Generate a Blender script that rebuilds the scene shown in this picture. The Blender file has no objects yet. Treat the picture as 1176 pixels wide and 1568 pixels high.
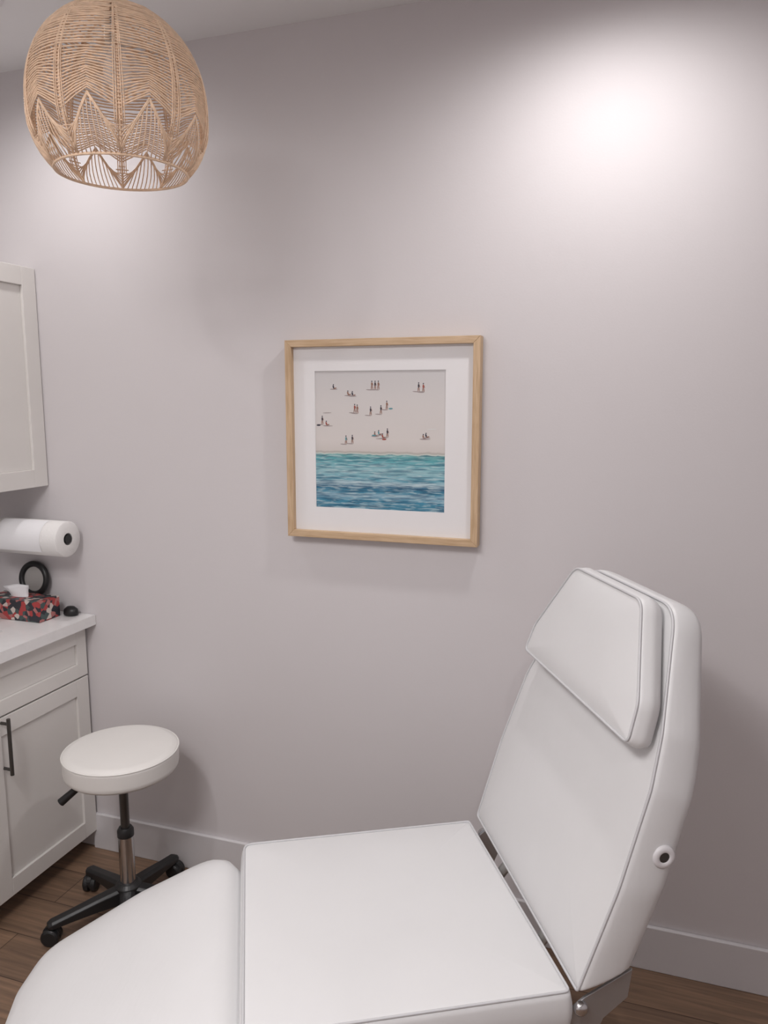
import bpy, bmesh, math, random
from mathutils import Vector, Matrix
random.seed(4)
scn = bpy.context.scene
scn.view_settings.view_transform = 'Standard'
scn.view_settings.look = 'None'
scn.view_settings.exposure = 0.0
COL = bpy.context.collection

# ------------------------------------------------------------------ materials
def new_mat(name):
    m = bpy.data.materials.new(name); m.use_nodes = True
    nt = m.node_tree
    return m, nt, nt.nodes["Principled BSDF"]

def mat(name, col, rough=0.5, metal=0.0, bump=0.0, bscale=50.0, var=0.04, vscale=8.0, coat=0.0, spec=None, bvec=None, bdist=.01):
    m, nt, b = new_mat(name)
    tc = nt.nodes.new("ShaderNodeTexCoord")
    n = nt.nodes.new("ShaderNodeTexNoise"); n.inputs["Scale"].default_value = vscale; n.inputs["Detail"].default_value = 3
    nt.links.new(tc.outputs["Object"], n.inputs["Vector"])
    r = nt.nodes.new("ShaderNodeValToRGB")
    r.color_ramp.elements[0].position = .3; r.color_ramp.elements[1].position = .7
    r.color_ramp.elements[0].color = (*[c*(1-var) for c in col], 1)
    r.color_ramp.elements[1].color = (*[min(1, c*(1+var)) for c in col], 1)
    nt.links.new(n.outputs["Fac"], r.inputs["Fac"]); nt.links.new(r.outputs["Color"], b.inputs["Base Color"])
    b.inputs["Roughness"].default_value = rough; b.inputs["Metallic"].default_value = metal
    if coat: b.inputs["Coat Weight"].default_value = coat
    if spec is not None: b.inputs["Specular IOR Level"].default_value = spec
    if bump:
        n2 = nt.nodes.new("ShaderNodeTexNoise"); n2.inputs["Scale"].default_value = bscale; n2.inputs["Detail"].default_value = 4
        src = tc.outputs["Object"]
        if bvec:
            mp = nt.nodes.new("ShaderNodeMapping"); mp.inputs["Scale"].default_value = bvec
            mp.inputs["Rotation"].default_value = (0, 0, math.radians(-29))
            nt.links.new(src, mp.inputs["Vector"]); src = mp.outputs["Vector"]
        nt.links.new(src, n2.inputs["Vector"])
        bp = nt.nodes.new("ShaderNodeBump"); bp.inputs["Strength"].default_value = bump; bp.inputs["Distance"].default_value = bdist
        nt.links.new(n2.outputs["Fac"], bp.inputs["Height"]); nt.links.new(bp.outputs["Normal"], b.inputs["Normal"])
    return m

M_wall = mat("wall_paint", (.655, .627, .638), .85, bump=.03, bscale=180, var=.008, vscale=2)
M_ceil = mat("ceiling_paint", (.77, .765, .775), .9, var=.008, vscale=2)
M_trim = mat("trim_white", (.67, .655, .67), .45, var=.01)
M_cab = mat("cabinet_white", (.74, .72, .695), .45, var=.01)
M_quartz = mat("quartz_white", (.80, .79, .79), .25, var=.02, vscale=30)
M_vinyl = mat("white_vinyl", (.68, .68, .685), .42, bump=.30, bscale=5, var=.012, vscale=5, bvec=(2.2, .7, 1), bdist=.012)
M_pipe = mat("white_piping", (.56, .56, .575), .4, var=.01)
M_stoolv = mat("stool_vinyl", (.76, .745, .72), .4, bump=.03, bscale=12, var=.01)
M_chrome = mat("chrome", (.62, .62, .63), .22, metal=1, var=.02)
M_brushed = mat("brushed_steel", (.42, .42, .43), .38, metal=.8, var=.03)
M_steel = mat("painted_steel", (.55, .54, .52), .4, metal=.6, var=.03)
M_dark = mat("dark_metal", (.10, .095, .09), .35, metal=.8, var=.05)
M_black = mat("black_plastic", (.012, .012, .013), .4, var=.1)
M_rattan = mat("rattan", (.82, .60, .43), .7, bump=.2, bscale=160, var=.12, vscale=60)
M_paper = mat("paper_towel", (.82, .81, .80), .95, bump=.15, bscale=140, var=.01)
M_tissue = mat("tissue", (.88, .88, .90), .95, var=.01)
def wood(name, c1, c2, sx, rough=.5):
    m, nt, b = new_mat(name)
    tc = nt.nodes.new("ShaderNodeTexCoord"); mp = nt.nodes.new("ShaderNodeMapping")
    mp.inputs["Scale"].default_value = sx
    nt.links.new(tc.outputs["Object"], mp.inputs["Vector"])
    n = nt.nodes.new("ShaderNodeTexNoise"); n.inputs["Scale"].default_value = 8; n.inputs["Detail"].default_value = 6; n.inputs["Distortion"].default_value = .6
    nt.links.new(mp.outputs["Vector"], n.inputs["Vector"])
    r = nt.nodes.new("ShaderNodeValToRGB"); r.color_ramp.elements[0].position = .35; r.color_ramp.elements[1].position = .65
    r.color_ramp.elements[0].color = (*c1, 1); r.color_ramp.elements[1].color = (*c2, 1)
    nt.links.new(n.outputs["Fac"], r.inputs["Fac"]); nt.links.new(r.outputs["Color"], b.inputs["Base Color"])
    b.inputs["Roughness"].default_value = rough
    return m
M_oakh = wood("oak_grain_h", (.50, .34, .20), (.62, .45, .29), (1.5, 20, 20))
M_oakv = wood("oak_grain_v", (.50, .34, .20), (.62, .45, .29), (20, 20, 1.5))

def floor_mat():
    m, nt, b = new_mat("wood_plank_floor")
    tc = nt.nodes.new("ShaderNodeTexCoord")
    br = nt.nodes.new("ShaderNodeTexBrick")
    br.inputs["Scale"].default_value = 1; br.inputs["Brick Width"].default_value = 1.2; br.inputs["Row Height"].default_value = .16
    br.inputs["Mortar Size"].default_value = .0015; br.inputs["Mortar"].default_value = (.05, .03, .02, 1)
    br.inputs["Color1"].default_value = (.235, .15, .10, 1); br.inputs["Color2"].default_value = (.185, .118, .080, 1)
    nt.links.new(tc.outputs["Object"], br.inputs["Vector"])
    mp = nt.nodes.new("ShaderNodeMapping"); mp.inputs["Scale"].default_value = (1.2, 22, 1)
    nt.links.new(tc.outputs["Object"], mp.inputs["Vector"])
    n = nt.nodes.new("ShaderNodeTexNoise"); n.inputs["Scale"].default_value = 3; n.inputs["Detail"].default_value = 8; n.inputs["Distortion"].default_value = .8
    nt.links.new(mp.outputs["Vector"], n.inputs["Vector"])
    r = nt.nodes.new("ShaderNodeValToRGB"); r.color_ramp.elements[0].position = .3; r.color_ramp.elements[1].position = .7
    r.color_ramp.elements[0].color = (.65, .65, .65, 1); r.color_ramp.elements[1].color = (1.2, 1.17, 1.12, 1)
    nt.links.new(n.outputs["Fac"], r.inputs["Fac"])
    mx = nt.nodes.new("ShaderNodeMix"); mx.data_type = 'RGBA'; mx.blend_type = 'MULTIPLY'; mx.inputs["Factor"].default_value = 1
    nt.links.new(br.outputs["Color"], mx.inputs["A"]); nt.links.new(r.outputs["Color"], mx.inputs["B"])
    nt.links.new(mx.outputs["Result"], b.inputs["Base Color"]); b.inputs["Roughness"].default_value = .5
    return m
M_floor = floor_mat()

def print_mat():
    m, nt, b = new_mat("beach_print")
    L = nt.links.new
    tc = nt.nodes.new("ShaderNodeTexCoord"); sep = nt.nodes.new("ShaderNodeSeparateXYZ"); L(tc.outputs["Object"], sep.inputs[0])
    def noise(scale, s, det=4, dist=0.):
        mp = nt.nodes.new("ShaderNodeMapping"); mp.inputs["Scale"].default_value = scale
        L(tc.outputs["Object"], mp.inputs["Vector"])
        n = nt.nodes.new("ShaderNodeTexNoise"); n.inputs["Scale"].default_value = s; n.inputs["Detail"].default_value = det; n.inputs["Distortion"].default_value = dist
        L(mp.outputs["Vector"], n.inputs["Vector"]); return n.outputs["Fac"]
    def math_(op, a, bb, clamp=False):
        n = nt.nodes.new("ShaderNodeMath"); n.operation = op; n.use_clamp = clamp
        for i, v in enumerate((a, bb)):
            if hasattr(v, "links"): L(v, n.inputs[i])
            else: n.inputs[i].default_value = v
        return n.outputs[0]
    wob = noise((1, 1, .6), 22, 4)
    z = math_('ADD', sep.outputs["Z"], math_('MULTIPLY', math_('SUBTRACT', wob, .5), .014))
    zf = math_('DIVIDE', z, .418)
    r = nt.nodes.new("ShaderNodeValToRGB"); L(zf, r.inputs["Fac"])
    cr = r.color_ramp
    stops = [(0.0, (.05, .20, .30)), (.06, (.05, .25, .38)), (.10, (.28, .45, .55)), (.125, (.05, .24, .36)), (.16, (.025, .14, .25)),
             (.19, (.45, .60, .66)), (.215, (.12, .36, .46)), (.27, (.30, .52, .57)), (.31, (.21, .46, .52)), (.36, (.10, .37, .42)),
             (.395, (.16, .40, .40)), (.402, (.62, .66, .62)), (.412, (.42, .40, .37)), (.425, (.62, .58, .555)), (.5, (.67, .63, .61)), (.75, (.65, .62, .61)), (1, (.59, .575, .58))]
    while len(cr.elements) < len(stops): cr.elements.new(.5)
    for e, (p, c) in zip(cr.elements, stops): e.position = p; e.color = (*c, 1)
    caps = noise((7, 7, 60), 3.2, 7, .6)
    cr2 = nt.nodes.new("ShaderNodeValToRGB"); cr2.color_ramp.elements[0].position = .48; cr2.color_ramp.elements[1].position = .60
    L(caps, cr2.inputs["Fac"])
    sea = math_('LESS_THAN', zf, .40)
    fac = math_('MULTIPLY', math_('MULTIPLY', cr2.outputs["Color"], sea), .5)
    mx = nt.nodes.new("ShaderNodeMix"); mx.data_type = 'RGBA'; L(fac, mx.inputs["Factor"]); L(r.outputs["Color"], mx.inputs["A"]); mx.inputs["B"].default_value = (.58, .70, .72, 1)
    dk = noise((6, 6, 80), 2.2, 6, .4)
    cr3 = nt.nodes.new("ShaderNodeValToRGB"); cr3.color_ramp.elements[0].position = .40; cr3.color_ramp.elements[1].position = .53
    cr3.color_ramp.elements[0].color = (.40, .50, .58, 1); cr3.color_ramp.elements[1].color = (1, 1, 1, 1)
    L(dk, cr3.inputs["Fac"])
    mx2 = nt.nodes.new("ShaderNodeMix"); mx2.data_type = 'RGBA'; mx2.blend_type = 'MULTIPLY'; L(sea, mx2.inputs["Factor"])
    L(mx.outputs["Result"], mx2.inputs["A"]); L(cr3.outputs["Color"], mx2.inputs["B"])
    L(mx2.outputs["Result"], b.inputs["Base Color"]); b.inputs["Roughness"].default_value = .5
    return m
M_print = print_mat()
M_mat = mat("mat_board", (.80, .79, .80), .7, var=.005)

def floral_mat():
    m, nt, b = new_mat("tissue_box_floral")
    tc = nt.nodes.new("ShaderNodeTexCoord")
    v = nt.nodes.new("ShaderNodeTexVoronoi"); v.inputs["Scale"].default_value = 62
    nt.links.new(tc.outputs["Object"], v.inputs["Vector"])
    sx = nt.nodes.new("ShaderNodeSeparateColor"); nt.links.new(v.outputs["Color"], sx.inputs[0])
    r = nt.nodes.new("ShaderNodeValToRGB"); cr = r.color_ramp; cr.interpolation = 'CONSTANT'
    st = [(0, (.03, .03, .04)), (.40, (.40, .05, .05)), (.60, (.60, .52, .48)), (.74, (.06, .09, .09)), (.86, (.42, .16, .15))]
    while len(cr.elements) < len(st): cr.elements.new(.5)
    for e, (p, c) in zip(cr.elements, st): e.position = p; e.color = (*c, 1)
    nt.links.new(sx.outputs[0], r.inputs["Fac"]); nt.links.new(r.outputs["Color"], b.inputs["Base Color"])
    b.inputs["Roughness"].default_value = .5
    return m
M_floral = floral_mat()

def emis(name, col, s):
    m, nt, b = new_mat(name)
    b.inputs["Emission Color"].default_value = (*col, 1); b.inputs["Emission Strength"].default_value = s
    b.inputs["Base Color"].default_value = (.9, .9, .9, 1)
    return m
M_led = emis("downlight_lens", (1, .96, .94), 5)

# ------------------------------------------------------------------ helpers
def obj_from_bm(name, bm, m, smooth=False, bevel=0, parent=None, seg=2, autosm=None):
    bmesh.ops.recalc_face_normals(bm, faces=bm.faces)
    me = bpy.data.meshes.new(name); bm.to_mesh(me); bm.free()
    o = bpy.data.objects.new(name, me); COL.objects.link(o)
    if m: me.materials.append(m)
    if smooth:
        for p in me.polygons: p.use_smooth = True
    if bevel:
        md = o.modifiers.new("bevel", 'BEVEL'); md.width = bevel; md.segments = seg; md.limit_method = 'ANGLE'; md.angle_limit = math.radians(40)
        md.harden_normals = False
    if parent: o.parent = parent
    return o

def empty(name, loc=(0, 0, 0)):
    e = bpy.data.objects.new(name, None); COL.objects.link(e); e.location = loc; e.empty_display_size = .1
    bpy.context.view_layer.update()
    return e

def adopt(e, P):
    for o in P:
        o.parent = e; o.matrix_parent_inverse = e.matrix_world.inverted()

def addbox(bm, x0, x1, y0, y1, z0, z1, M=None):
    vs = [bm.verts.new((x, y, z)) for x in (x0, x1) for y in (y0, y1) for z in (z0, z1)]
    for f in ((0, 1, 3, 2), (4, 6, 7, 5), (0, 4, 5, 1), (2, 3, 7, 6), (0, 2, 6, 4), (1, 5, 7, 3)):
        bm.faces.new([vs[i] for i in f])
    if M is not None:
        for v in vs: v.co = M @ v.co
    return vs

def boxes(name, lst, m, bevel=0, parent=None, M=None):
    bm = bmesh.new()
    for b in lst: addbox(bm, *b, M=M)
    return obj_from_bm(name, bm, m, bevel=bevel, parent=parent)

def addlathe(bm, prof, seg=48, M=None, close=False):
    rings = []
    for r, z in prof:
        if r < 1e-6:
            v = bm.verts.new((0, 0, z)); rings.append([v])
        else:
            rings.append([bm.verts.new((r*math.cos(2*math.pi*i/seg), r*math.sin(2*math.pi*i/seg), z)) for i in range(seg)])
    pairs = list(zip(rings[:-1], rings[1:]))
    if close: pairs.append((rings[-1], rings[0]))
    for a, b in pairs:
        for i in range(seg):
            j = (i+1) % seg
            if len(a) == 1 and len(b) == 1: continue
            if len(a) == 1: bm.faces.new((a[0], b[i], b[j]))
            elif len(b) == 1: bm.faces.new((a[i], a[j], b[0]))
            else: bm.faces.new((a[i], a[j], b[j], b[i]))
    if M is not None:
        for rr in rings:
            for v in rr: v.co = M @ v.co

def lathe(name, prof, m, seg=48, M=None, parent=None, smooth=True, close=False):
    bm = bmesh.new(); addlathe(bm, prof, seg, M, close)
    o = obj_from_bm(name, bm, m, smooth=smooth, parent=parent)
    if smooth:
        md = o.modifiers.new("es", 'EDGE_SPLIT'); md.split_angle = math.radians(50)
    return o

def align(p, d):
    q = Vector(d).normalized().to_track_quat('Z', 'Y')
    return Matrix.Translation(p) @ q.to_matrix().to_4x4()

def addtube(bm, p0, p1, r0, r1=None, seg=16):
    p0 = Vector(p0); p1 = Vector(p1); r1 = r0 if r1 is None else r1
    addlathe(bm, [(0, 0), (r0, 0), (r1, (p1-p0).length), (0, (p1-p0).length)], seg, align(p0, p1-p0))

def tube(name, segs, m, parent=None, seg=16):
    bm = bmesh.new()
    for s in segs: addtube(bm, *s, seg=seg)
    o = obj_from_bm(name, bm, m, smooth=True, parent=parent)
    md = o.modifiers.new("es", 'EDGE_SPLIT'); md.split_angle = math.radians(50)
    return o

def sweep(bm, pts, r, seg=6, cyclic=False):
    pts = [Vector(p) for p in pts]; n = len(pts); rings = []
    up = None
    for i, p in enumerate(pts):
        a = pts[(i-1) % n] if (cyclic or i > 0) else p
        b = pts[(i+1) % n] if (cyclic or i < n-1) else p
        t = (b-a).normalized()
        if up is None:
            up = Vector((0, 0, 1)) if abs(t.z) < .9 else Vector((1, 0, 0))
        s = t.cross(up)
        if s.length < 1e-5: s = t.orthogonal()
        s.normalize(); up = s.cross(t).normalized()
        rings.append([bm.verts.new(p+(s*math.cos(2*math.pi*k/seg)+up*math.sin(2*math.pi*k/seg))*r) for k in range(seg)])
    for i in range(n if cyclic else n-1):
        a = rings[i]; b = rings[(i+1) % n]
        if cyclic and i == n-1:
            best = min(range(seg), key=lambda s_: (a[0].co-b[s_].co).length); b = b[best:]+b[:best]
        for k in range(seg):
            bm.faces.new((a[k], a[(k+1) % seg], b[(k+1) % seg], b[k]))
    if not cyclic:
        bm.faces.new(rings[0]); bm.faces.new(rings[-1][::-1])

# ------------------------------------------------------------------ room
XL, XR, YB, YF, ZC = -2.43, 1.45, 0.0, -3.4, 2.76
def room():
    boxes("floor", [(XL-.1, XR+.1, YF-.1, YB+.1, -.1, 0)], M_floor)
    boxes("ceiling", [(XL-.1, XR+.1, YF-.1, YB+.1, ZC, ZC+.1)], M_ceil)
    boxes("wall_back", [(XL-.1, XR+.1, YB, YB+.1, 0, ZC)], M_wall)
    boxes("wall_left", [(XL-.1, XL, YF, YB, 0, ZC)], M_wall)
    boxes("wall_right", [(XR, XR+.1, YF, YB, 0, ZC)], M_wall)
    boxes("wall_front", [(XL-.1, XR+.1, YF-.1, YF, 0, ZC)], M_wall)
    boxes("baseboard_back", [(-1.885, XR, -.014, 0, 0, .14)], M_trim, bevel=.003)
    boxes("baseboard_right", [(XR-.014, XR, YF+.014, -.014, 0, .14)], M_trim, bevel=.003)
    boxes("baseboard_front", [(XL, XR, YF, YF+.014, 0, .14)], M_trim, bevel=.003)
room()

# ------------------------------------------------------------------ base cabinet
def shaker(bm, xf, y0, y1, z0, z1, rail=.06, t=.02, rec=.009):
    addbox(bm, xf-t, xf, y0, y0+rail, z0, z1); addbox(bm, xf-t, xf, y1-rail, y1, z0, z1)
    addbox(bm, xf-t, xf, y0+rail, y1-rail, z0, z0+rail); addbox(bm, xf-t, xf, y0+rail, y1-rail, z1-rail, z1)
    addbox(bm, xf-t, xf-rec, y0+rail, y1-rail, z0+rail, z1-rail)

def base_cab():
    e = empty("base_cabinet", (-2.15, -.95, 0))
    P = []
    CE = -1.87
    y_end = -1.86
    P.append(boxes("carcass", [(XL+.002, CE-.022, y_end, -.002, .085, .872), (XL+.002, CE-.09, y_end, -.002, 0, .085)], M_cab, bevel=.001))
    bm = bmesh.new(); w = .47
    for i in range(4):
        y1 = -.012-i*w+.008*i; y0 = y1-w+.004
        y0 = max(y0, y_end)
        shaker(bm, CE, y0, y1, .688, .862, rail=.05)
    P.append(obj_from_bm("drawer_fronts", bm, M_cab, bevel=.0015))
    bm = bmesh.new()
    for i in range(4):
        y1 = -.012-i*w+.008*i; y0 = max(y1-w+.004, y_end)
        shaker(bm, CE, y0, y1, .075, .682)
    P.append(obj_from_bm("doors", bm, M_cab, bevel=.0015))
    segs = []
    for i in range(4):
        y1 = -.012-i*w+.008*i; y = y1-w+.066 if i % 2 == 0 else y1-.062
        segs += [((CE+.03, y, .497), (CE+.03, y, .685), .006), ((CE-.002, y, .515), (CE+.03, y, .515), .005), ((CE-.002, y, .667), (CE+.03, y, .667), .005)]
    P.append(tube("handles", segs, M_dark))
    x0, x1 = XL+.002, -1.83; sy0, sy1, sx0, sx1 = -.80, -.26, -2.33, -1.99
    P.append(boxes("countertop", [(x0, x1, sy1, -.002, .874, .91), (x0, x1, y_end-.01, sy0, .874, .91),
                                  (x0, sx0, sy0, sy1, .874, .91), (sx1, x1, sy0, sy1, .874, .91)], M_quartz))
    bm = bmesh.new()
    vs = addbox(bm, sx0-.005, sx1+.005, sy0-.005, sy1+.005, .72, .8735)
    top = [f for f in bm.faces if all(abs(v.co.z-.8735) < 1e-5 for v in f.verts)]
    bmesh.ops.delete(bm, geom=top, context='FACES')
    s = obj_from_bm("sink_basin", bm, M_steel); P.append(s)
    adopt(e, P)
    tube("sink_faucet", [((-2.375, -.53, .9105), (-2.375, -.53, .93), .022), ((-2.375, -.53, .91), (-2.375, -.53, 1.16), .012), ((-2.375, -.53, 1.16), (-2.20, -.53, 1.18), .011), ((-2.20, -.53, 1.18), (-2.20, -.53, 1.13), .011)], M_chrome)
base_cab()

def wall_cab():
    e = empty("wall_cabinet", (-2.2, -.9, 1.75)); P = []
    X = -2.0; z0, z1 = 1.372, 2.12
    P.append(boxes("carcass", [(XL+.002, X-.022, -1.86, -.002, z0, z1)], M_cab, bevel=.001))
    bm = bmesh.new(); w = .46
    for i in range(4):
        y1 = -.004-i*w; y0 = y1-w+.004
        shaker(bm, X, y0, y1, z0, z1, rail=.062, rec=.01)
    P.append(obj_from_bm("doors", bm, M_cab, bevel=.0015))
    adopt(e, P)
wall_cab()

# ------------------------------------------------------------------ paper towel
def towel():
    e = empty("paper_towel_roll", (-2.0, -.09, 1.2)); P = []
    M = align((-2.135, -.088, 1.2), (1, 0, 0))
    R = .062
    P.append(lathe("roll", [(.021, 0), (R-.003, 0), (R, .003), (R, .277), (R-.003, .28), (.021, .28)], M_paper, 56, M, close=True))
    bm = bmesh.new(); rows = []
    for i in range(22):
        a = math.radians(100 + i*5.6); r = R+.0012+.003*max(0, (i-15)/6)
        y = -.088+math.cos(a)*r; z = 1.2+math.sin(a)*r
        rows.append([bm.verts.new((x, y, z)) for x in (-2.11, -1.92)])
    for a, b in zip(rows[:-1], rows[1:]): bm.faces.new((a[0], a[1], b[1], b[0]))
    P.append(obj_from_bm("loose_sheet", bm, M_tissue, smooth=True))
    P.append(tube("holder_rod", [((-2.16, -.088, 1.2), (-1.856, -.088, 1.2), .008), ((-1.862, -.088, 1.2), (-1.853, -.088, 1.2), .016),
                                 ((-2.16, -.088, 1.2), (-2.148, -.088, 1.2), .03), ((-2.154, -.088, 1.2), (-2.154, -.002, 1.2), .008), ((-2.154, -.008, 1.2), (-2.154, -.001, 1.2), .03)], M_black))
    adopt(e, P)
towel()

def tissue():
    e = empty("tissue_box", (-2.05, -.09, .91)); P = []
    P.append(boxes("carton", [(-2.185, -1.94, -.152, -.052, .911, .984)], M_floral, bevel=.002))
    bm = bmesh.new(); n = 14
    rows = []
    for j in range(6):
        row = []
        for i in range(n):
            a = 2*math.pi*i/n; k = j/5
            r = .026+.012*math.sin(3*a+k*2)*k+.006*k
            row.append(bm.verts.new((-2.070+1.4*r*math.cos(a)-.018*k, -.10+r*.5*math.sin(a), .982+.036*k+.012*math.sin(a+2.4)*k)))
        rows.append(row)
    for a, b in zip(rows[:-1], rows[1:]):
        for i in range(n): bm.faces.new((a[i], a[(i+1) % n], b[(i+1) % n], b[i]))
    c = bm.verts.new((-2.085, -.10, 1.010))
    for i in range(n): bm.faces.new((rows[-1][i], rows[-1][(i+1) % n], c))
    P.append(obj_from_bm("tissue_tuft", bm, M_tissue, smooth=True))
    adopt(e, P)
tissue()

def mirror():
    e = empty("desk_mirror", (-2.07, -.028, .911)); P = []
    c = Vector((-2.07, -.028, 1.03)); R = .055; r = .011
    prof = [(R+r*math.cos(a*math.pi/6), r*math.sin(a*math.pi/6)) for a in range(12)]
    Mx = align(c, (0, -1, .12))
    P.append(lathe("ring_frame", prof, M_black, 48, Mx, close=True))
    P.append(lathe("mirror_disc", [(0, 0), (R, 0), (R, -.003), (0, -.003)], M_steel, 48, Mx))
    P.append(tube("stand", [((-2.07, -.026, .915), (-2.07, -.026, .985), .008)], M_black))
    P.append(lathe("foot", [(0, 0), (.022, 0), (.022, .004), (.008, .010), (0, .010)], M_black, 32, Matrix.Translation((-2.07, -.026, .9105))))
    adopt(e, P)
mirror()

def puck():
    bm = bmesh.new()
    addlathe(bm, [(0, 0), (.020, 0), (.024, .006), (.022, .022), (.012, .032), (0, .034)], 32, Matrix.Translation((-1.908, -.035, .9105)) @ Matrix.Diagonal((1.2, .9, 1, 1)))
    obj_from_bm("computer_mouse", bm, M_black, smooth=True)
puck()

# ------------------------------------------------------------------ framed print
def picture():
    x0, x1, z0, z1 = -1.043, -.437, 1.25, 1.855
    e = empty("framed_beach_print", ((x0+x1)/2, -.02, (z0+z1)/2)); P = []
    w = .021; yf = -.040; yb = -.004
    def strip(name, pts, m):
        bm = bmesh.new()
        f = [bm.verts.new((x, yf, z)) for x, z in pts]; b = [bm.verts.new((x, yb, z)) for x, z in pts]
        bm.faces.new(f); bm.faces.new(b[::-1])
        for i in range(4): bm.faces.new((f[i], b[i], b[(i+1) % 4], f[(i+1) % 4]))
        P.append(obj_from_bm(name, bm, m, bevel=.0012))
    strip("frame_top", [(x0, z1), (x1, z1), (x1-w, z1-w), (x0+w, z1-w)], M_oakh)
    strip("frame_bottom", [(x0, z0), (x0+w, z0+w), (x1-w, z0+w), (x1, z0)], M_oakh)
    strip("frame_left", [(x0, z0), (x0, z1), (x0+w, z1-w), (x0+w, z0+w)], M_oakv)
    strip("frame_right", [(x1, z0), (x1-w, z0+w), (x1-w, z1-w), (x1, z1)], M_oakv)
    px0, px1, pz0, pz1 = -.952, -.541, 1.345, 1.762
    a, b_, c, d = x0+w-.003, x1-w+.003, z0+w-.003, z1-w+.003
    ym = -.022
    P.append(boxes("mat_board", [(a, px0, ym, ym+.003, c, d), (px1, b_, ym, ym+.003, c, d), (px0, px1, ym, ym+.003, c, pz0), (px0, px1, ym, ym+.003, pz1, d)], M_mat))
    P.append(boxes("backing", [(a, b_, -.0185, -.005, c, d)], M_mat))
    yp = -.0192
    bm = bmesh.new()
    vs = [bm.verts.new(v) for v in ((0, 0, 0), (px1-px0, 0, 0), (px1-px0, 0, pz1-pz0), (0, 0, pz1-pz0))]
    bm.faces.new(vs)
    pr = obj_from_bm("beach_artwork", bm, M_print); pr.location = (px0, yp, pz0); P.append(pr)
    cols = {"skin": mat("paint_skin", (.26, .13, .09), .7), "dark": mat("paint_dark", (.03, .03, .05), .7), "red": mat("paint_red", (.34, .07, .05), .7),
            "teal": mat("paint_teal", (.10, .28, .32), .7), "grey": mat("paint_shadow", (.32, .27, .27), .7), "white": mat("paint_white", (.7, .7, .7), .7)}
    bms = {k: bmesh.new() for k in cols}
    layer = [0]
    def ell(k, cx, cz, rx, rz, rot=0):
        layer[0] += 1; y = yp-.00005-.0000015*layer[0]
        vs = []
        for i in range(10):
            t = 2*math.pi*i/10; u, v = rx*math.cos(t), rz*math.sin(t)
            vs.append(bms[k].verts.new((cx+u*math.cos(rot)-v*math.sin(rot), y, cz+u*math.sin(rot)+v*math.cos(rot))))
        bms[k].faces.new(vs)
    def P2(x, y): return (px0+(x-483)/201*.411, pz1-(y-566)/219*.417)
    def standing(x, y, top="dark", s=1.0):
        X, Z = P2(x, y)
        ell("grey", X-.008*s, Z-.013*s, .011*s, .0014*s, -.05)
        ell("skin", X-.0018*s, Z-.006*s, .0013*s, .0075*s, -.1); ell("skin", X+.0018*s, Z-.006*s, .0013*s, .0075*s, .12)
        ell(top, X, Z+.004*s, .0026*s, .0058*s); ell("skin", X+.0030*s, Z+.0035*s, .0009*s, .005*s, .3)
        ell("dark", X, Z+.0120*s, .0018*s, .0022*s)
    def sitting(x, y, top="skin", s=1.0):
        X, Z = P2(x, y)
        ell("grey", X, Z-.007*s, .013*s, .0016*s)
        ell("skin", X+.004*s, Z-.004*s, .006*s, .0017*s, .2); ell(top, X-.001*s, Z, .0024*s, .0052*s, .25); ell("dark", X-.001*s, Z+.0065*s, .0018*s, .0020*s)
    for (x, y, t) in [(573, 589, "skin"), (578, 589, "dark"), (583, 589, "skin"), (644, 592, "dark"), (651, 593, "red"), (546, 625, "red"), (550, 626, "skin"),
                      (571, 629, "dark"), (587, 627, "dark"), (596, 620, "skin"), (494, 644, "dark"), (532, 675, "teal"), (542, 674, "dark"), (597, 663, "dark")]:
        standing(x, y, t)
    for (x, y, t) in [(513, 591, "dark"), (536, 601, "skin"), (543, 602, "dark"), (501, 649, "red"), (578, 665, "skin"), (584, 663, "teal"), (590, 668, "red"), (652, 668, "skin"), (656, 666, "dark")]:
        sitting(x, y, t)
    for (x, y, k) in [(502, 632, "grey"), (664, 656, "white"), (646, 599, "grey"), (602, 625, "teal"), (586, 672, "grey"), (504, 653, "grey"), (655, 672, "grey"), (540, 605, "grey"), (488, 652, "dark"), (592, 673, "red"), (576, 667, "teal")]:
        X, Z = P2(x, y); big = k in ("grey", "white")
        ell(k, X, Z, .015 if big else .007, .0012 if big else .0024, .03)
    for k, bm in bms.items(): P.append(obj_from_bm("bathers_"+k, bm, cols[k]))
    adopt(e, P)
picture()

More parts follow.
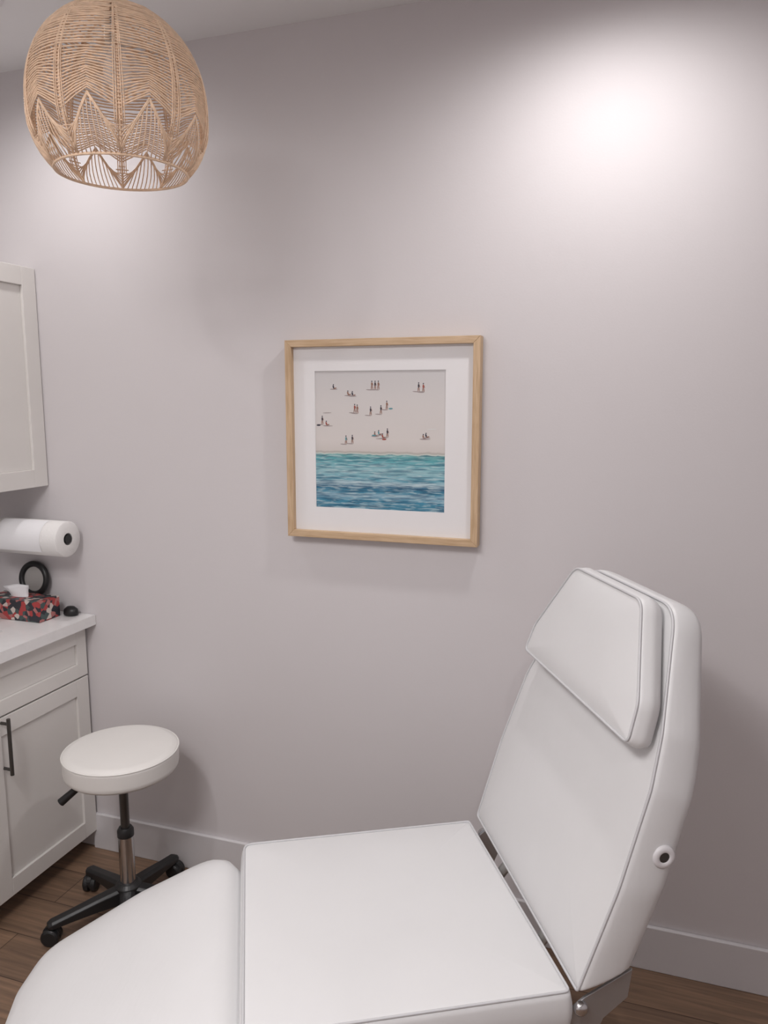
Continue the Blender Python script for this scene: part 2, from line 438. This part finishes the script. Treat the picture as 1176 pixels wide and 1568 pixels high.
# ------------------------------------------------------------------ pendant lamp
def pendant():
    S = .925
    cx, cy, zr = -1.117, -.69, 2.174
    e = empty("rattan_pendant_lamp", (cx, cy, zr)); P = []
    prof = [(0, .152), (.035, .180), (.08, .198), (.13, .2025), (.18, .199), (.23, .186), (.275, .164), (.31, .137), (.338, .101), (.353, .062), (.360, .034)]
    def rad(h):
        h = max(0, min(.36, h))
        for i in range(len(prof)-1):
            if prof[i][0] <= h <= prof[i+1][0]:
                h0, r0 = prof[i]; h1, r1 = prof[i+1]
                m0 = (r1-prof[i-1][1])/(h1-prof[i-1][0]) if i > 0 else (r1-r0)/(h1-h0)
                m1 = (prof[i+2][1]-r0)/(prof[i+2][0]-h0) if i < len(prof)-2 else (r1-r0)/(h1-h0)
                t = (h-h0)/(h1-h0); d = h1-h0
                return (2*t**3-3*t*t+1)*r0+(t**3-2*t*t+t)*d*m0+(-2*t**3+3*t*t)*r1+(t**3-t*t)*d*m1
        return prof[-1][1]
    def pt(a, h, off=0):
        r = rad(h)+off
        return (cx+S*r*math.cos(a), cy+S*r*math.sin(a), zr+S*h)
    NS = 10; sec = 2*math.pi/NS; A0 = math.radians(-53.5)
    bm = bmesh.new()
    for k in range(NS):
        a = A0+k*sec
        sweep(bm, [pt(a, .36*i/30) for i in range(31)], .0024, 6)
    for h in (0.0, .358):
        sweep(bm, [pt(2*math.pi*i/80, h) for i in range(80)], .0030, 6, cyclic=True)
    P.append(obj_from_bm("frame_ribs", bm, M_rattan, smooth=True))
    bm = bmesh.new(); rnd = random.Random(3)
    h = .355
    while h > .205:
        n = NS*8
        ph = rnd.random()*6
        sweep(bm, [pt(A0+2*math.pi*i/n, h+.0010*math.sin(7*2*math.pi*i/n+ph)+rnd.uniform(-.0007, .0007), .0022 if (i % 8) else .0045) for i in range(n)], .0019, 5, cyclic=True)
        h -= .0054 if h > .27 else .0066
    # zig-zag winding, amplitude grows downwards
    N = 18
    for j in range(N):
        q = j/(N-1)
        hb = .200-.120*q; amp = .001+.036*q**1.2
        pts = []
        n = 10
        for k in range(NS):
            for i in range(n):
                u = i/n; tri = 1-abs(2*u-1)
                pts.append(pt(A0+(k+u)*sec, hb+amp*tri+rnd.uniform(-.0010, .0010), .0022))
        sweep(bm, pts, .0017, 5, cyclic=True)
    # cord bundles wrapping beside each rib
    for k in range(NS):
        for da in (-.085, -.045, .045, .085):
            sweep(bm, [pt(A0+(k+da*(1-i/14*.5))*sec, .05+(.33-.05)*i/14, .0045) for i in range(15)], .0012, 5)
    # slanted strands filling the leaf shapes around the ribs
    for k in range(NS):
        for d in (1, -1):
            for i in range(8):
                t = i/7
                hr = .010+.068*t
                ue = .5*(1-t)*.92
                he = .010+.100*(ue/.5)*.92
                pts = []
                for s in range(6):
                    v = s/5
                    pts.append(pt(A0+(k+d*ue*v)*sec, hr+(max(he, hr)-hr)*v, .0015))
                if ue > .03: sweep(bm, pts, .0014, 5)
            for off in (0, .0045):
                sweep(bm, [pt(A0+(k+d*.5*v/6)*sec, .004+off+.100*(v/6), .002) for v in range(7)], .0018, 5)
    # fan of strands in each open triangle above the rim
    for k in range(NS):
        for i in range(1, 9):
            u = i/9
            topu = .5+(u-.5)*.6
            htop = .004+.100*(1-abs(2*topu-1))
            sweep(bm, [pt(A0+(k+u+(topu-u)*s/4)*sec, htop*s/4, .001) for s in range(5)], .0013, 5)
    P.append(obj_from_bm("woven_cord", bm, M_rattan, smooth=True))
    T = Matrix.Translation((cx, cy, zr-.027))
    P.append(lathe("top_cap", [(0, .368), (.034, .368), (.036, .356), (.030, .352), (0, .352)], M_rattan, 32, T))
    P.append(tube("hanging_cord", [((cx, cy, zr+.33), (cx, cy, ZC-.02), .0035)], M_rattan))
    P.append(lathe("socket", [(0, .352), (.022, .352), (.024, .30), (.021, .29), (0, .29)], M_stoolv, 32, T))
    P.append(lathe("bulb", [(.013, .29), (.016, .275), (.026, .255), (.030, .235), (.027, .215), (.016, .202), (0, .198)], M_tissue, 32, T))
    T = Matrix.Translation((cx, cy, zr))
    P.append(lathe("canopy", [(0, ZC-.001-zr), (.055, ZC-.001-zr), (.055, ZC-.02-zr), (.01, ZC-.028-zr), (0, ZC-.028-zr)], M_trim, 40, T))
    adopt(e, P)
pendant()

# ------------------------------------------------------------------ stool
def stool():
    sx, sy = -1.513, -.300
    dz = .036
    e = empty("rolling_stool", (sx, sy, 0)); P = []
    T = Matrix.Translation((sx, sy, 0)); T2 = Matrix.Translation((sx, sy, dz)); R = .176
    prof = [(0, .478), (R-.02, .478), (R-.008, .481), (R-.002, .489), (R, .50), (R, .535), (R+.001, .543), (R-.003, .549)]
    for i in range(1, 7):
        a = i/6; prof.append((R-.003-.022*a, .549+.007*math.sin(a*math.pi/2)))
    prof += [(R*.6, .559), (R*.3, .561), (0, .562)]
    P.append(lathe("seat", prof, M_stoolv, 72, T2))
    bm = bmesh.new()
    sweep(bm, [(sx+(R+.0005)*math.cos(2*math.pi*i/72), sy+(R+.0005)*math.sin(2*math.pi*i/72), .546+dz) for i in range(72)], .0022, 6, cyclic=True)
    P.append(obj_from_bm("seat_piping", bm, M_stoolv, smooth=True))
    P.append(boxes("seat_plate", [(sx-.07, sx+.07, sy-.07, sy+.07, .462+dz, .479+dz)], M_black, bevel=.003))
    P.append(tube("gas_lift", [((sx, sy, .30), (sx, sy, .47+dz), .014)], M_dark, seg=28))
    P.append(tube("column", [((sx, sy, .095), (sx, sy, .298), .024)], M_chrome, seg=32))
    P.append(lathe("column_collar", [(0, .318), (.020, .318), (.026, .308), (.026, .288), (0, .288)], M_black, 32, T))
    P.append(tube("lever", [((sx-.01, sy-.01, .462+dz), (sx-.10, sy-.09, .452+dz), .005), ((sx-.085, sy-.077, .457+dz), (sx-.145, sy-.115, .400+dz), .010, .013)], M_black))
    bm = bmesh.new()
    addlathe(bm, [(0, .130), (.03, .130), (.042, .118), (.044, .07), (.035, .06), (0, .06)], 32, T)
    for k in range(5):
        a = math.radians(231+72*k); d = Vector((math.cos(a), math.sin(a), 0)); s = Vector((-d.y, d.x, 0))
        secs = []
        for t, w, z1, z0 in ((.02, .024, .120, .066), (.10, .021, .106, .066), (.18, .019, .090, .062), (.236, .019, .080, .058), (.248, .013, .074, .060)):
            c = Vector((sx, sy, 0))+d*t
            secs.append([bm.verts.new(c+s*u+Vector((0, 0, z))) for u, z in ((-w, z0), (-w, z1-.008), (-w*.6, z1), (w*.6, z1), (w, z1-.008), (w, z0))])
        for A, B in zip(secs[:-1], secs[1:]):
            for i in range(6): bm.faces.new((A[i], A[(i+1) % 6], B[(i+1) % 6], B[i]))
        bm.faces.new(secs[0]); bm.faces.new(secs[-1][::-1])
        c = Vector((sx, sy, 0))+d*.230
        addtube(bm, c+Vector((0, 0, .045)), c+Vector((0, 0, .07)), .008)
        ca = a+1.0+k*.7
        if k in (2, 3): ca = math.radians(90)
        wd = Vector((math.cos(ca), math.sin(ca), 0))
        wc = c+Vector((0, 0, .028))-Vector((-wd.y, wd.x, 0))*.008
        addlathe(bm, [(0, -.023), (.022, -.023), (.028, -.019), (.028, -.004), (.020, -.003), (.020, .003), (.028, .004), (.028, .019), (.022, .023), (0, .023)], 28, align(wc, wd))
        addlathe(bm, [(0, -.008), (.026, -.008), (.026, .008), (0, .008)], 20, align(wc+Vector((0, 0, .008)), wd))
    o = obj_from_bm("star_base", bm, M_black, smooth=False, bevel=.002); P.append(o)
    adopt(e, P)
stool()

# ------------------------------------------------------------------ treatment chair
def round_poly(pts, radii, seg=8):
    out = []; n = len(pts)
    for i in range(n):
        p = Vector(pts[i]); a = Vector(pts[i-1]); b = Vector(pts[(i+1) % n]); r = radii[i]
        da = (a-p); db = (b-p); la, lb = da.length, db.length; da.normalize(); db.normalize()
        if r <= 0: out.append(p); continue
        ang = da.angle(db); tl = min(r/math.tan(ang/2), la*.48, lb*.48)
        A = p+da*tl; B = p+db*tl
        for k in range(seg+1):
            t = k/seg
            out.append(A*(1-t)**2+p*2*t*(1-t)+B*t*t)
    res = []; n = len(out); step = .012
    for i in range(n):
        a = out[i]; b = out[(i+1) % n]; L = (b-a).length
        if L < 1e-6: continue
        m = max(1, int(L/step+.5))
        for k in range(m): res.append(a.lerp(b, k/m))
    return res

def pad(name, outline, thick, M, m, roll=.014, dome=.012, warp=None, back_roll=.012, puff=.004, pipe=True):
    bm = bmesh.new(); n = len(outline)
    c = sum(outline, Vector((0, 0)))/n
    area = sum(outline[i].x*outline[(i+1) % n].y-outline[(i+1) % n].x*outline[i].y for i in range(n))
    sg = 1 if area > 0 else -1
    nor = []
    for i in range(n):
        t = outline[(i+1) % n]-outline[i-1]; t.normalize(); nor.append(Vector((-t.y, t.x))*sg)
    def off(d): return [outline[i]+nor[i]*d for i in range(n)]
    rings = []
    bo = off(back_roll); inner = [c+(p-c)*.5 for p in bo]
    rings.append((inner, -thick)); rings.append((bo, -thick))
    for a in (30, 60, 90):
        a = math.radians(a); rings.append((off(back_roll*(1-math.sin(a))), -thick+back_roll*(1-math.cos(a))))
    for q in (.25, .5, .75):
        rings.append((off(-puff*math.sin(q*math.pi)), -thick+back_roll+(thick-back_roll-roll)*q))
    rings.append((off(0), -roll))
    for a in (30, 60, 90):
        a = math.radians(a); rings.append((off(roll*(1-math.cos(a))), -roll+roll*math.sin(a)))
    pipe_ring = len(rings)-2
    base = off(roll)
    for s in (.97, .93, .86, .75, .6, .4, .2):
        k = (1-s)
        rings.append(([c+(p-c)*s for p in base], dome*(1-(1-min(1, k*1.9))**2.2)))
    W = warp or (lambda p: p)
    vr = []
    for pts, z in rings: vr.append([bm.verts.new(M @ W(Vector((p.x, p.y, z)))) for p in pts])
    for a, b in zip(vr[:-1], vr[1:]):
        for i in range(n): bm.faces.new((a[i], a[(i+1) % n], b[(i+1) % n], b[i]))
    bm.faces.new(vr[0]); ct = bm.verts.new(M @ W(Vector((c.x, c.y, dome))))
    for i in range(n): bm.faces.new((vr[-1][i], vr[-1][(i+1) % n], ct))
    o = obj_from_bm(name, bm, m, smooth=True)
    if not pipe: return [o]
    bm = bmesh.new()
    pr = rings[pipe_ring]
    sweep(bm, [M @ W(Vector((p.x, p.y, pr[1]+.0015))) for p in pr[0]], .0028, 6, cyclic=True)
    o2 = obj_from_bm(name+"_piping", bm, M_pipe, smooth=True)
    return [o, o2]

def frameM(o, u, v, w):
    M = Matrix.Identity(4)
    for i, a in enumerate((u, v, w)):
        for r in range(3): M[r][i] = a[r]
    for r in range(3): M[r][3] = o[r]
    return M

def chair():
    hd = math.radians(29)
    e1 = Vector((math.cos(hd), math.sin(hd), 0)); e2 = Vector((-math.sin(hd), math.cos(hd), 0)); Z = Vector((0, 0, 1))
    sc = Vector((-.482, -.778, .60))
    e = empty("treatment_chair", (sc.x, sc.y, 0)); P = []
    V = Vector
    ol = round_poly([V((-.298, -.30)), V((.298, -.295)), V((.298, .290)), V((-.300, .307))], [.035, .03, .015, .018])
    P += pad("seat_cushion", ol, .085, frameM(sc-Z*.004, e2, e1, Z), M_vinyl, roll=.012, dome=.010)
    la = math.radians(24); L = -e1*math.cos(la)-Z*math.sin(la); LN = -e1*math.sin(la)+Z*math.cos(la)
    lo = sc-e1*.314
    ol = round_poly([V((-.315, .0)), V((.315, .0)), V((.325, .25)), V((.285, .50)), V((.16, .545)), V((-.16, .545)), V((-.285, .50)), V((-.325, .25))],
                    [.10, .12, .2, .10, .12, .12, .10, .2])
    P += pad("leg_rest_cushion", ol, .11, frameM(lo, e2, L, LN), M_vinyl, roll=.045, dome=.016, pipe=False)
    ar = math.radians(71.5); W = e1*math.cos(ar)+Z*math.sin(ar); N = e1*math.sin(ar)-Z*math.cos(ar)
    bo = sc+e1*.312-Z*.01
    ol = round_poly([V((-.303, .0)), V((.322, .0)), V((.336, .22)), V((.324, .41)), V((.280, .53)), V((.185, .735)), V((-.180, .735)), V((-.275, .51)), V((-.300, .41)), V((-.312, .22))],
                    [.015, .02, .3, .12, .15, .08, .08, .15, .12, .3])
    def warp(p):
        p = p.copy(); d = -p.z
        if d > 0:
            k = max(0, 1-p.y/.3); p.y += .75*d*k
            k2 = max(0, (p.y-.45)/.3); p.z += d*.30*min(1, k2)
        return p
    P += pad("back_cushion", ol, .098, frameM(bo, e2, W, -N), M_vinyl, roll=.012, dome=.008, warp=warp, back_roll=.028, puff=.002)
    ol = round_poly([V((-.272, .470)), V((.258, .477)), V((.252, .55)), V((.150, .727)), V((-.155, .727)), V((-.260, .55))],
                    [.02, .02, .08, .05, .05, .08])
    P += pad("head_pillow", ol, .050, frameM(bo-N*.0585, e2, W, -N), M_vinyl, roll=.010, dome=.007, back_roll=.012, puff=.004)
    for s in (-1, 1):
        c = bo+e2*(s*.3105 if s < 0 else .333)+W*.300+N*.062
        Mx = align(c, e2*s)
        P.append(lathe("grommet", [(.010, -.006), (.010, .002), (.012, .0035), (.019, .003), (.022, 0), (.022, -.006)], M_trim, 32, Mx))
        P.append(lathe("grommet_hole", [(0, .001), (.0105, .001), (.0105, -.006), (0, -.006)], M_dark, 24, Mx))
    for s in (-1, 1):
        bm = bmesh.new()
        pts = [(-.10, -.055), (-.10, -.03), (.0, -.022), (.02, -.006), (.115, .040), (.108, -.018), (.06, -.055), (.03, -.125), (-.02, -.125), (-.03, -.07)]
        A = [bm.verts.new(bo+e2*(s*.285)+e1*x+Z*(z-.01)) for x, z in pts]; B = [bm.verts.new(bo+e2*(s*.291)+e1*x+Z*(z-.01)) for x, z in pts]
        bm.faces.new(A); bm.faces.new(B[::-1])
        for i in range(len(pts)): bm.faces.new((A[i], B[i], B[(i+1) % len(pts)], A[(i+1) % len(pts)]))
        P.append(obj_from_bm("hinge_plate", bm, M_brushed, bevel=.001))
        P.append(lathe("hinge_bolt", [(0, .012), (.008, .012), (.013, .008), (.014, 0), (0, 0)], M_chrome, 24, align(bo+e2*(s*.291)+e1*.012-Z*.034, e2*s)))
    Mf = frameM(V((sc.x, sc.y, 0)), e1, e2, Z)
    P.append(boxes("seat_frame", [(-.29, .33, -.27, -.235, .475, .513), (-.29, .33, .235, .27, .475, .513), (-.29, -.255, -.235, .235, .475, .513), (.245, .28, -.235, .235, .475, .513), (-.05, .05, -.235, .235, .475, .513)], M_steel, bevel=.003, M=Mf))
    bm = bmesh.new()
    for s in (-.12, .12):
        addtube(bm, sc+e1*.26+e2*s-Z*.10, bo+W*.22+e2*s+N*.11, .012)
    P.append(obj_from_bm("back_braces", bm, M_steel, smooth=True))
    bm = bmesh.new()
    for s in (-.18, .18):
        addtube(bm, sc-e1*.27+e2*s-Z*.11, lo+L*.28+e2*s-LN*.115, .012)
    P.append(obj_from_bm("leg_rest_braces", bm, M_steel, smooth=True))
    P.append(boxes("pedestal", [(-.20, .20, -.15, .15, .07, .30), (-.16, .16, -.115, .115, .30, .476)], M_cab, bevel=.01, M=Mf))
    P.append(boxes("floor_base", [(-.42, .42, -.27, -.20, .02, .07), (-.42, .42, .20, .27, .02, .07), (-.22, -.14, -.20, .20, .02, .07), (.14, .22, -.20, .20, .02, .07)], M_cab, bevel=.008, M=Mf))
    bm = bmesh.new()
    for a in (-.38, .38):
        for b in (-.235, .235):
            addlathe(bm, [(0, 0), (.024, 0), (.024, .012), (.010, .022), (0, .022)], 24, Mf @ Matrix.Translation((a, b, 0)))
    P.append(obj_from_bm("levelling_feet", bm, M_black, smooth=False))
    adopt(e, P)
chair()

# ------------------------------------------------------------------ lights
def downlight(x, y, power, size=172, blend=1.0, col=(1, .965, .955)):
    e = empty("recessed_downlight", (x, y, ZC)); P = []
    T = Matrix.Translation((x, y, ZC))
    P.append(lathe("trim_ring", [(.045, -.001), (.060, -.001), (.062, -.005), (.058, -.007), (.045, -.004)], M_trim, 40, T, close=True))
    P.append(lathe("lens", [(0, -.002), (.046, -.002), (.046, -.0005), (0, -.0005)], M_led, 40, T))
    l = bpy.data.lights.new("spot", 'SPOT'); l.energy = power; l.spot_size = math.radians(size); l.spot_blend = blend; l.shadow_soft_size = .045; l.color = col
    o = bpy.data.objects.new("downlight_beam", l); COL.objects.link(o); o.location = (x, y, ZC-.03); P.append(o)
    adopt(e, P)
downlight(-1.76, -.41, 18)
downlight(-.10, -.42, 30)
downlight(-1.2, -1.9, 34)  # this and the next two are unseen, put in for general fill
downlight(.35, -2.4, 18)
downlight(-.9, -2.95, 32)
def fill_panel(x, y, power):  # unseen panel added behind the camera to lift the ambient light
    e = empty("added_fill_panel", (x, y, ZC)); P = []
    P.append(boxes("housing", [(x-.32, x+.32, y-.32, y+.32, ZC-.03, ZC-.001)], M_trim, bevel=.004))
    P.append(boxes("diffuser", [(x-.30, x+.30, y-.30, y+.30, ZC-.033, ZC-.0305)], M_led))
    l = bpy.data.lights.new("panel", 'AREA'); l.shape = 'SQUARE'; l.size = .58; l.energy = power; l.color = (1, .97, .97)
    o = bpy.data.objects.new("panel_fill", l); COL.objects.link(o); o.location = (x, y, ZC-.04); P.append(o)
    adopt(e, P)
fill_panel(-.8, -2.35, 24)

w = bpy.data.worlds.new("world"); scn.world = w; w.use_nodes = True
w.node_tree.nodes["Background"].inputs[0].default_value = (.5, .5, .52, 1); w.node_tree.nodes["Background"].inputs[1].default_value = .2

# ------------------------------------------------------------------ camera
cd = bpy.data.cameras.new("camera"); cam = bpy.data.objects.new("camera", cd); COL.objects.link(cam)
cd.sensor_fit = 'VERTICAL'; cd.sensor_height = 36; cd.lens = 36*1170/1568; cd.clip_start = .05
ps = math.radians(18.5); th = math.atan(174/1170)
cam.location = (0, -2.2, 1.68)
cam.rotation_euler = (math.radians(90)-th, 0, ps)
scn.camera = cam
